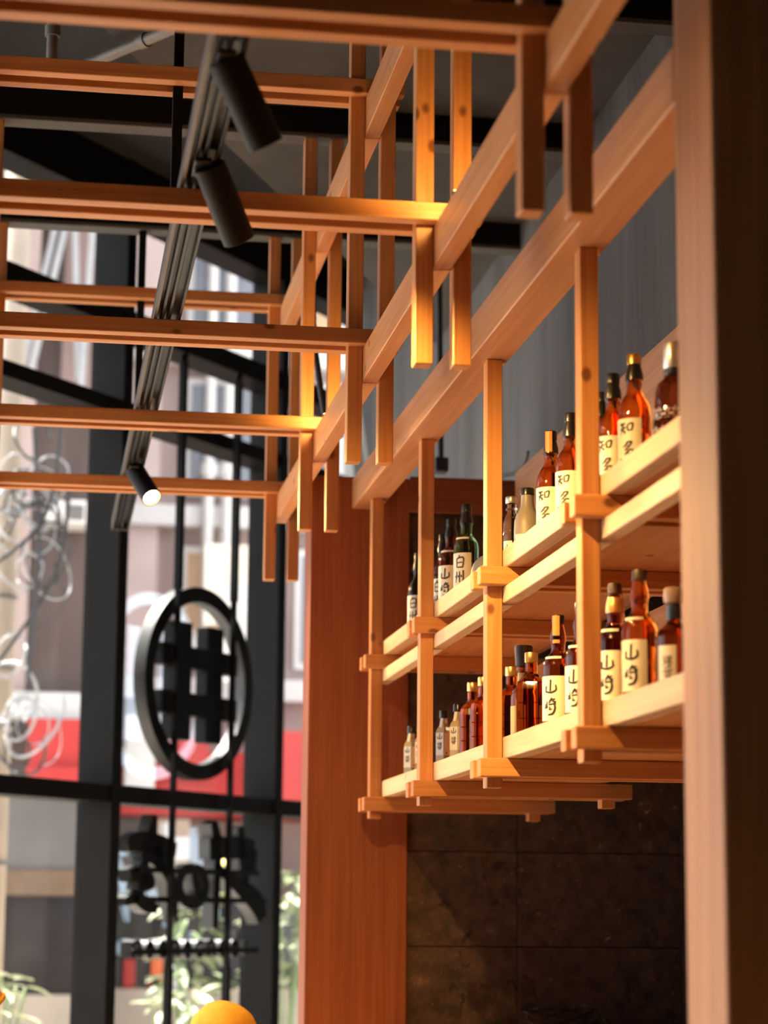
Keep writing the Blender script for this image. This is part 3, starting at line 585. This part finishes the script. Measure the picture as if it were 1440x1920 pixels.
for u0, u1, z0, z1 in ((.635, .80, 2.515, 3.135), (.945, 1.10, 2.515, 3.135)):
    u0, u1, z0, z1 = MU(u0), MU(u1), MZ(z0), MZ(z1); e = sbx('emblem_bar', u0, u1, z0, z1); f = link('lit_face', box_mesh(u1-u0-.012, .002, z1-z0-.012, FACE, 0), e); f.location = (0, (V1-V0)/2+.0015, 0)
for u0, u1, z0, z1 in ((.53, 1.24, 2.895, 3.01), (.53, 1.24, 2.645, 2.765)):
    u0, u1, z0, z1 = MU(u0), MU(u1), MZ(z0), MZ(z1); e = sbx('emblem_bar', u0, u1, z0, z1, V0-.004, V1-.004)
for u in (MU(.60), MU(1.135)):
    ra, rb = -.052, -.022
    sbx('hanging_rod', u-.018, u+.018, MZ(3.29), 4.47, ra-.004, rb+.004); sbx('hanging_rod', u-.012, u+.012, MZ(1.36)-.01, MZ(3.29), ra, rb); sbx('hanging_rod', u-.018, u+.018, 0.0, MZ(1.36)-.01, ra-.004, rb+.004)
    bm = bmesh.new(); tube_bm(bm, [(u, (ra+rb)/2, 4.47), (u, (ra+rb)/2, 4.485), (u+.12, .03, 4.547)], .018, 4); link('rod_arm', mesh_from(bm, 'rod_arm', SIGNB), sg)
for u0, u1, z in ((.345, 1.47, 1.838), (.352, 1.556, 1.691), (.319, 1.474, 1.43)): sbx('support_bar', MU(u0), MU(u1), MZ(z)-.014, MZ(z)+.014, -.021, -.0005)
def stroke(pts, name='character_stroke'):
    pts = smooth_path([Vector((MU(u), MZ(z), w)) for u, z, w in pts], 6); L = []; R = []
    for i, p in enumerate(pts):
        q0, q1 = pts[max(i-1, 0)], pts[min(i+1, len(pts)-1)]; t = Vector((q1.x-q0.x, q1.y-q0.y)).normalized(); n = Vector((-t.y, t.x)); L.append((p.x+n.x*p.z, p.y+n.y*p.z)); R.append((p.x-n.x*p.z, p.y-n.y*p.z))
    out = L + R[::-1]; cu = sum(p[0] for p in out)/len(out); cz = sum(p[1] for p in out)/len(out); k = len(L)
    bm = bmesh.new(); A = [bm.verts.new((u-cu, V0, z-cz)) for u, z in out]; B = [bm.verts.new((u-cu, V1, z-cz)) for u, z in out]; m = len(out)
    for i in range(k-1):
        bm.faces.new((A[i], A[i+1], A[m-2-i], A[m-1-i])); bm.faces.new((B[i], B[i+1], B[m-2-i], B[m-1-i]))
    for i in range(m): bm.faces.new((A[i], A[(i+1) % m], B[(i+1) % m], B[i]))
    me = mesh_from(bm, name, SIGNB); me.materials.append(FACE); me.materials.append(SIGNS)
    for p in me.polygons: p.material_index = 1 if p.normal.y > .7 else (2 if abs(p.normal.y) < .5 else 0)
    o = link(name, me, sg); o.location = (cu, 0, cz)
for st in ([(.505, 2.115, .02), (.49, 2.05, .035), (.475, 1.985, .05)], [(.275, 1.953, .03), (.371, 1.977, .05), (.549, 1.968, .05), (.70, 1.945, .035)], [(.40, 1.935, .04), (.553, 1.897, .055), (.643, 1.817, .045), (.686, 1.71, .035), (.716, 1.574, .012)],
           [(.301, 1.806, .03), (.397, 1.813, .045), (.464, 1.782, .05), (.484, 1.74, .03)], [(.422, 1.888, .03), (.421, 1.813, .04), (.392, 1.728, .03)], [(.267, 1.677, .02), (.353, 1.693, .03), (.451, 1.665, .04), (.546, 1.639, .02)],
           [(.86, 1.858, .022), (.77, 1.835, .03), (.735, 1.764, .034), (.77, 1.70, .032), (.86, 1.672, .028), (.955, 1.70, .03), (.985, 1.762, .03), (.95, 1.83, .03), (.87, 1.858, .022)], [(.86, 1.84, .02), (.90, 1.76, .035), (.93, 1.69, .02)],
           [(1.045, 2.10, .03), (1.082, 2.008, .045)], [(1.01, 1.958, .055), (1.25, 1.972, .06), (1.454, 1.97, .05)], [(1.443, 1.97, .04), (1.437, 1.831, .03)], [(1.068, 1.868, .02), (1.257, 1.786, .04), (1.475, 1.688, .065), (1.545, 1.59, .05)],
           [(1.095, 1.938, .035), (1.08, 1.546, .025)], [(1.31, 2.086, .03), (1.336, 1.944, .045), (1.375, 1.773, .03)]): stroke(st)
lx = .34
for k, kind in enumerate('noonecnadid'[:10]):            # row of small raised letters along the lowest bar
    u = .345+k*.112; p = {'n': [[(0, 1.40), (0, 1.475)], [(0, 1.47), (.03, 1.48), (.06, 1.465), (.062, 1.40)]], 'o': [[(.03, 1.402), (.0, 1.44), (.03, 1.478), (.062, 1.44), (.03, 1.402)]],
        'e': [[(.0, 1.445), (.06, 1.445), (.03, 1.478), (.0, 1.44), (.03, 1.402), (.06, 1.41)]], 'c': [[(.06, 1.47), (.02, 1.475), (.0, 1.44), (.02, 1.405), (.06, 1.41)]], 'a': [[(.06, 1.47), (.02, 1.475), (.0, 1.44), (.02, 1.405), (.06, 1.42)], [(.062, 1.478), (.062, 1.40)]],
        'd': [[(.06, 1.46), (.02, 1.475), (.0, 1.44), (.02, 1.405), (.06, 1.42)], [(.062, 1.53), (.062, 1.40)]], 'i': [[(.03, 1.478), (.03, 1.40)]]}[kind]
    for q in p: stroke([(u+a, z, .011) for a, z in q], 'letter')

# ------------------------------------------------------------------ people seated near the window (only their caps reach the frame)
CAPY = flat('yellow_cloth', (.85, .47, .05), .12, 30, rough=.75); SKIN = flat('skin', (.55, .33, .22), .05, 20, rough=.5); SHIRT = flat('dark_shirt', (.05, .05, .06), .2, 20, rough=.8)
def person(loc, rz, label, hat_h):
    o = empty('person', loc, label, 'person', 'people in yellow caps', rz=rz)
    z = hat_h - 1.335
    vs = [((0, 0, .52+z), .13), ((0, .02, .72+z), .125), ((0, .03, .90+z), .15), ((0, .02, 1.0+z), .10), ((0, 0, 1.06+z), .055), ((0, -.01, 1.12+z), .055), ((0, -.02, 1.20+z), .085), ((0, -.02, 1.27+z), .07),
          ((-.19, .02, .97+z), .06), ((-.25, -.06, .74+z), .045), ((-.17, -.30, .70+z), .035), ((-.13, -.38, .70+z), .03), ((.19, .02, .97+z), .06), ((.25, -.06, .74+z), .045), ((.17, -.30, .70+z), .035), ((.13, -.38, .70+z), .03),
          ((-.10, -.02, .50+z), .10), ((-.13, -.42, .48+z), .07), ((-.13, -.44, .10), .05), ((-.13, -.56, .05), .04), ((.10, -.02, .50+z), .10), ((.13, -.42, .48+z), .07), ((.13, -.44, .10), .05), ((.13, -.56, .05), .04)]
    ed = [(0, 1), (1, 2), (2, 3), (3, 4), (4, 5), (5, 6), (6, 7), (3, 8), (8, 9), (9, 10), (10, 11), (3, 12), (12, 13), (13, 14), (14, 15), (0, 16), (16, 17), (17, 18), (18, 19), (0, 20), (20, 21), (21, 22), (22, 23)]
    me = bpy.data.meshes.new('person_body'); me.from_pydata([v for v, r in vs], ed, []); me.materials.append(SHIRT)
    b = link('body', me, o); sk = b.modifiers.new('skin', 'SKIN'); sk.use_smooth_shade = True
    for i, (v, r) in enumerate(vs): me.skin_vertices[0].data[i].radius = (r, r)
    me.skin_vertices[0].data[0].use_root = True; b.modifiers.new('sub', 'SUBSURF').levels = 2
    bm = bmesh.new(); bmesh.ops.create_uvsphere(bm, u_segments=28, v_segments=20, radius=1)
    for v in bm.verts:                                   # head with brow, nose, chin and ears
        x, y, q = v.co; sx = .078*(1-.14*max(0, -q)); sy = .096; sz = .118
        v.co = (x*sx, y*sy, q*sz)
        if y < -.8 and abs(x) < .22 and -.35 < q < .1: v.co.y -= .022*(1-abs(x)/.22)
        if y < -.6 and q < -.75: v.co.y -= .010
        if abs(x) > .93 and abs(q) < .25: v.co.x *= 1.16
        if y < -.75 and .12 < abs(x) < .5 and .02 < q < .2: v.co.y += .010
        if y < -.8 and abs(x) < .35 and -.58 < q < -.44: v.co.y += .005
    bmesh.ops.translate(bm, vec=(0, -.03, 1.205+z), verts=bm.verts); link('head', mesh_from(bm, 'head', SKIN, True), o)
    bm = bmesh.new(); bmesh.ops.create_uvsphere(bm, u_segments=48, v_segments=32, radius=1); bmesh.ops.delete(bm, geom=[v for v in bm.verts if v.co.z < -.12], context='VERTS')
    for v in bm.verts:                                   # wrapped cloth cap: diagonal folds
        x, y, q = v.co; fold = .018*math.sin(9*(x*.5+q*.9)+2.0)+.010*math.sin(21*(x*.6+q)+1.3*y)
        k = 1+fold; v.co = (x*.106*k, y*.118*k, q*.098*k)
    bmesh.ops.translate(bm, vec=(0, -.02, 1.237+z), verts=bm.verts); hat = link('cap', mesh_from(bm, 'cap', CAPY, True), o); hat['label'] = 'yellow wrapped cloth cap'
    bm = bmesh.new(); tube_bm(bm, [(.107*math.cos(t), .119*math.sin(t)-.02, 1.235+z+.02*math.sin(2*t+.6)) for t in [2*math.pi*k/36 for k in range(37)]], .011, 8); link('cap_band', mesh_from(bm, 'cap_band', CAPY, True), hat)
    return o
def stool(loc, z, label):
    s = empty('stool', loc, label, 'stool', 'wooden stools under the seated people')
    mbox('seat', Vector(loc)+Vector((-.18, -.18, z-.05)), Vector(loc)+Vector((.18, .18, z-.01)), 'pine', s)
    for a in (-.14, .14):
        for b in (-.14, .14): mbox('leg', Vector(loc)+Vector((a-.018, b-.018, 0)), Vector(loc)+Vector((a+.018, b+.018, z-.051)), 'pine', s)
person((.602, 7.3, 0), .35, 'person in a yellow wrapped cap at the bottom centre of the frame', 1.358); stool((.602, 7.32, 0), .42, 'wooden stool under the person at the bottom centre')
person((-.198, 7.3, 0), -.2, 'person in a yellow cap cut off by the left edge', 1.45); stool((-.198, 7.32, 0), .515, 'wooden stool under the person at the left edge')

# ------------------------------------------------------------------ the street outside
struct(mbox('street_ground', (-30, 6, -.16), (30, 45, -.101), concrete('pavement', (.42, .38, .33), (.52, .47, .41), False), bev=0))
YF = 19.0
def bld(name, loc, label): return empty(name, loc, label, 'building')
def m3(name, x0, x1, y0, y1, z0, z1, mat, parent, bev=.004): return mbox(name, (x0, y0, z0), (x1, y1, z1), mat, parent, bev)
BRICK = concrete('brown_render', (.055, .034, .029), (.095, .062, .054)); PINK = concrete('pink_render', (.30, .215, .20), (.40, .30, .285)); GREYW = flat('grey_shutter', (.13, .118, .113), .06, 4, rough=.7)
BEIGE = flat('beige_wall', (.40, .32, .25), .08, 3, rough=.8); CORN = flat('tan_cornice', (.15, .09, .055), .15, 10, rough=.7); DKW = flat('dark_shop_window', (.03, .024, .024), .2, 3, rough=.15); WHT = flat('white_painted_metal', (.66, .63, .62), .04, 5, rough=.5)
RED = flat('red_awning_cloth', (.42, .026, .024), .08, 4, rough=.7); BLUG = flat('blue_grey_glass', (.17, .18, .22), .15, 2, rough=.1); TAN = flat('tan_curtain', (.55, .36, .22), .1, 6, rough=.8)
b1 = bld('brown_building', (-.6, YF, 0), 'brown rendered building across the street behind the left pane')
m3('wall', -6, .55, YF, YF+4, 0, 9.5, BRICK, b1); m3('plinth', -6, .55, YF-.12, YF, -.1, .93, BEIGE, b1); m3('shop_window', -.55, .50, YF-.03, YF, .93, 1.74, DKW, b1); m3('cornice', -6, .55, YF-.16, YF, 1.74, 1.95, CORN, b1)
m3('shutter', -6, .55, YF-.08, YF, 1.951, 2.60, GREYW, b1); m3('ledge', -6, .6, YF-.25, YF, 3.20, 3.42, flat('pale_grey_ledge', (.5, .49, .48), .08, 3, rough=.7), b1); m3('mullion', -.40, -.34, YF-.06, YF-.031, .93, 1.74, CORN, b1)
m3('pilaster', -.42, -.16, YF-.10, YF, 3.43, 9.4, PINK, b1); m3('pilaster', .05, .55, YF-.07, YF, 5.9, 9.4, flat('rose_render', (.22, .15, .14), .12, 2, rough=.8), b1)
for k, (x0, z0, x1, z1) in enumerate(((-.32, 6.0, .05, 8.0), (-.2, 6.2, .18, 8.2), (.10, 8.0, .20, 6.1), (.22, 5.9, .30, 8.0))):
    c = link('diagonal_duct', box_mesh(.05, .05, math.hypot(x1-x0, z1-z0), flat('grey_blue_duct', (.33, .33, .34), .1, 4, rough=.6), .004), b1); c.location = Vector(((x0+x1)/2, YF-.18-.06*k, (z0+z1)/2)) - b1.location; c.rotation_euler = (0, math.atan2(x1-x0, z1-z0), 0)
aw = empty('red_awning', (.1, YF-.6, 2.6), 'red awning panel over the left shopfront', 'awning')
for z0, z1, yo in ((2.62, 2.78, .50), (2.785, 3.19, .35)): m3('panel', -.12, .48, YF-yo-.05, YF-yo, z0, z1, RED, aw)
m3('awning_arm', -.10, -.07, YF-.35, YF-.25, 2.80, 2.84, WHT, aw); m3('awning_arm', .40, .43, YF-.35, YF-.25, 2.80, 2.84, WHT, aw)
ac = empty('air_conditioner', (.15, YF-.2, 4.85), 'white air conditioner box high on the brown facade', 'air conditioner')
m3('casing', -.03, .12, YF-.45, YF-.001, 4.86, 5.02, WHT, ac); m3('casing', .14, .30, YF-.40, YF-.001, 4.84, 5.04, WHT, ac); m3('grille', .16, .28, YF-.415, YF-.401, 4.87, 5.0, GREYW, ac)
b2 = bld('pink_building', (1.3, YF+2, 0), 'pale pink building with white framed windows behind the ring sign'); YB = YF+2.0
m3('wall', .56, 6, YB, YB+4, 0, 11, PINK, b2)
for r, z in enumerate((3.9, 5.55, 7.15, 8.75)):
    for c, x in enumerate((1.25, 2.35, 3.45)):
        w = m3('window_frame', x, x+.85, YB-.10, YB, z, z+1.15, WHT, b2)
        for dx in (.06, .455):
            p = link('pane', box_mesh(.335, .02, 1.03, BLUG if (r+c) % 3 else TAN, 0), w); p.location = (dx-.425+.1675, -.055, 0)
    m3('string_course', .56, 6, YB-.22, YB, z-.32, z-.12, WHT, b2)
m3('pilaster', .62, 1.02, YB-.12, YB, 3.6, 10.9, flat('light_pink_render', (.60, .46, .44), .06, 3, rough=.8), b2)
for x in (1.48, 1.66):
    pi = tube('drain_pipe', [(x, YB-.30, 4.0), (x, YB-.30, 9.8)], .05, WHT, b2, 14); tube('pipe_collar', [(x, YB-.30, 5.7), (x, YB-.30, 5.82)], .085, WHT, b2, 14)
sb = empty('shop_board', (1.6, YF-.1, 3.6), 'bright white and beige shop board behind the ring sign', 'signboard')
m3('board', 1.34, 2.0, YF-.12, YF, 4.05, 4.75, flat('beige_board', (.75, .66, .54), .04, 4, rough=.6), sb); m3('board', 1.50, 2.0, YF-.16, YF-.05, 3.55, 4.40, WHT, sb); m3('bracket', 1.70, 1.78, YF+.001, YB-.001, 4.6, 4.68, GREYW, sb); m3('bracket', 1.90, 1.98, YF+.001, YB-.001, 4.6, 4.68, GREYW, sb)
rs = empty('red_shop_front', (1.4, YF+.6, 2.5), 'red fascia and awning of the shop behind the sign', 'awning')
m3('fascia', .70, 3.2, YF+.5, YB-.001, 2.45, 3.0, RED, rs); m3('panel', 1.0, 1.45, YF+.42, YF+.499, 2.75, 3.12, RED, rs); m3('white_panel', .72, .98, YF+.42, YF+.499, 2.6, 3.3, WHT, rs); m3('valance', 1.9, 3.2, YF-.1, YF+.1, 2.55, 3.15, RED, rs); m3('rail', 1.9, 3.2, YF-.12, YF+.12, 2.42, 2.54, WHT, rs)
sf = empty('street_shop', (1.4, YF+1.4, 0), 'dark open shop front below the red fascia', 'shop')
m3('interior', .60, 3.4, YF+1.3, YF+1.9, -.1, 1.7, DKW, sf); m3('pale_panel', .95, 1.35, YF+1.2, YF+1.299, 1.95, 2.44, flat('cream_panel', (.75, .68, .6), .05, 4, rough=.6), sf); m3('counter', .60, 3.4, YF+.7, YF+1.2, -.1, .95, BEIGE, sf); m3('beam', .60, 3.4, YF+1.1, YF+1.29, 1.70, 1.78, CORN, sf)  # panel over the counter is plain cream, not emissive
m3('board', .60, .94, YF+1.15, YF+1.28, 1.80, 2.44, GREYW, sf)
for x, z, c in ((.78, 1.2, RED), (1.02, 1.35, flat('orange_plastic', (.75, .15, .04), rough=.5)), (1.2, 1.15, WHT), (1.0, 1.05, RED)):
    q = m3('shelf_item', x, x+.10, YF+.9, YF+1.0, .951, z, c, sf)
lp = empty('street_lantern', (1.62, YF+.2, 2.1), 'glowing yellow lantern behind the lower window', 'lantern')
link('glow_globe', lathe_mesh('globe', [(.02, -.10), (.07, -.06), (.085, 0), (.07, .06), (.02, .10)], emit('lantern_glow', (1, .72, .25), 6), 20), lp); link('lantern_cap', lathe_mesh('lcap', [(.03, .10), (.05, .105), (.02, .15)], BLACK, 16), lp); m3('lantern_hook', 1.61, 1.63, YF+.19, YF+.21, 2.25, 2.46, BLACK, lp); m3('lantern_arm', 1.61, 1.63, YF+.19, YF+.51, 2.46, 2.48, BLACK, lp)
# utility pole with cables, close outside the glass
po = empty('utility_pole', (-.28, 14.0, 0), 'pale utility pole behind the left edge of the glass', 'pole')
bm = bmesh.new(); tube_bm(bm, [(0, 0, -.1), (0, 0, 9)], [.095, .08], 18); link('pole', mesh_from(bm, 'pole', BEIGE, True), po)
for z in (1.9, 2.75, 3.1, 3.55, 4.1): link('band', lathe_mesh('band', [(.096, z), (.099, z+.003), (.099, z+.02), (.096, z+.023)], GREYW, 18), po)
CABG = flat('pale_cable', (.45, .45, .47), .1, 10, rough=.35); CABD = flat('dark_cable', (.03, .03, .033), rough=.4)
for zone, cnt in (('high', 18), ('low', 10)):
    bms = [bmesh.new(), bmesh.new()]
    for k in range(cnt):
        zc = 4.15+.25*random.gauss(0, 1) if zone == 'high' else random.choice((2.75, 2.85, 3.5))+.12*random.gauss(0, 1)
        n = 20; R1 = random.uniform(.09, .22); ph = random.random()*6.28; cx0 = -.22+random.uniform(.0, .22); ti = random.uniform(-.6, .6)
        pts = [(cx0+R1*math.cos(2*math.pi*i/n+ph)*.9, 13.80+.05*math.sin(3*i/n*6.28+ph)-.004*k, zc+R1*1.1*math.sin(2*math.pi*i/n+ph)+ti*R1*math.cos(2*math.pi*i/n+ph)) for i in range(int(n*random.uniform(.6, 1.1)))]
        tube_bm(bms[0 if random.random() < .6 else 1], smooth_path([Vector(p)-Vector((-.15, 13.8, 0)) for p in pts], 3), random.uniform(.004, .011), 6)
    ct = empty('cable_tangle', (-.15, 13.8, 0), ('dense tangle of looped cables high on the utility pole' if zone == 'high' else 'small tangle of cable loops low on the utility pole'), 'cables', 'cable tangles'); ct['kind'] = 'stuff'
    for b_, m_, nm_ in zip(bms, (CABG, CABD), ('pale_cables', 'dark_cables')): q = link(nm_, mesh_from(b_, nm_, m_, True), ct); q['kind'] = 'stuff'
for k, (a, b, c) in enumerate((((-.5, 13.7, 3.6), (-.05, 13.7, 4.0), (.05, 13.7, 4.6)), ((-.3, 13.75, 3.1), (.05, 13.75, 3.7), (.12, 13.75, 4.35)), ((-.12, 13.7, 4.6), (-.06, 13.7, 3.8), (-.10, 13.7, 3.0)))):
    t = tube('street_cable', smooth_path([a, b, c], 8), .012, CABD, None, 8); tag(t, ('thick dark cable sweeping up from the left edge', 'dark cable crossing in front of the brown wall', 'dark cable hanging straight down beside the pole')[k], 'cable', 'dark street cables')
# plants
LEAF = flat('pale_variegated_leaf', (.36, .39, .25), .35, 12, rough=.5); LEAFD = flat('leaf_green', (.16, .22, .09), .35, 10, rough=.5)
def leaf_mesh(m):
    bm = bmesh.new(); rows_ = []
    for i in range(6):
        t = i/5; w = .32*math.sin(math.pi*(t*.92+.04))**.8; rows_.append([bm.verts.new((s*w*.5, t, -.25*t*t+.06*abs(s))) for s in (-1, 0, 1)])
    for a, b in zip(rows_, rows_[1:]):
        for j in (0, 1): bm.faces.new((a[j], a[j+1], b[j+1], b[j]))
    return mesh_from(bm, 'leaf', m, True)
LM = [leaf_mesh(LEAF), leaf_mesh(LEAFD)]
def plant(loc, hgt, n, ln, label, pale=.8):
    o = empty('potted_plant', loc, label, 'plant', 'potted plants outside the glass'); L = Vector(loc)
    link('pot', lathe_mesh('pot', [(.11, 0), (.15, .005), (.19, .30), (.20, .31), (.18, .312)], BEIGE, 20), o)
    for k in range(max(3, n//12)):
        a = random.random()*6.28; bm = bmesh.new(); tube_bm(bm, smooth_path([(0, 0, .28), (.06*math.cos(a), .06*math.sin(a), hgt*.6), (.16*math.cos(a), .16*math.sin(a), hgt*.95)], 4), .008, 6); link('stem', mesh_from(bm, 'stem', LEAFD, True), o)
    for k in range(n):
        a = random.random()*6.28; r = .26*math.sqrt(random.random()); z = hgt*(1-.38*random.random()**1.3)
        q = link('leaf', LM[0] if random.random() < pale else LM[1], o); q.location = (r*.7*math.cos(a), r*.7*math.sin(a), z); q.rotation_euler = (random.uniform(-.5, .5), random.uniform(-.4, .4), a-1.57+random.uniform(-.5, .5)); sc = ln*random.uniform(.7, 1.25); q.scale = (sc, sc, sc)
plant((-.20, 13.2, -.1), 1.36, 45, .15, 'pale leafy plant behind the bottom left corner of the glass'); plant((.98, 14.4, -.1), 1.22, 60, .2, 'pale leafy plant just above the yellow cap'); plant((1.10, 16.2, -.1), 1.85, 60, .2, 'leafy plant half hidden by the right mullion', .5)
plant((1.72, 15.4, -.1), 2.0, 110, .2, 'tall pale bush in the narrow pane beside the wooden pillar', .6)
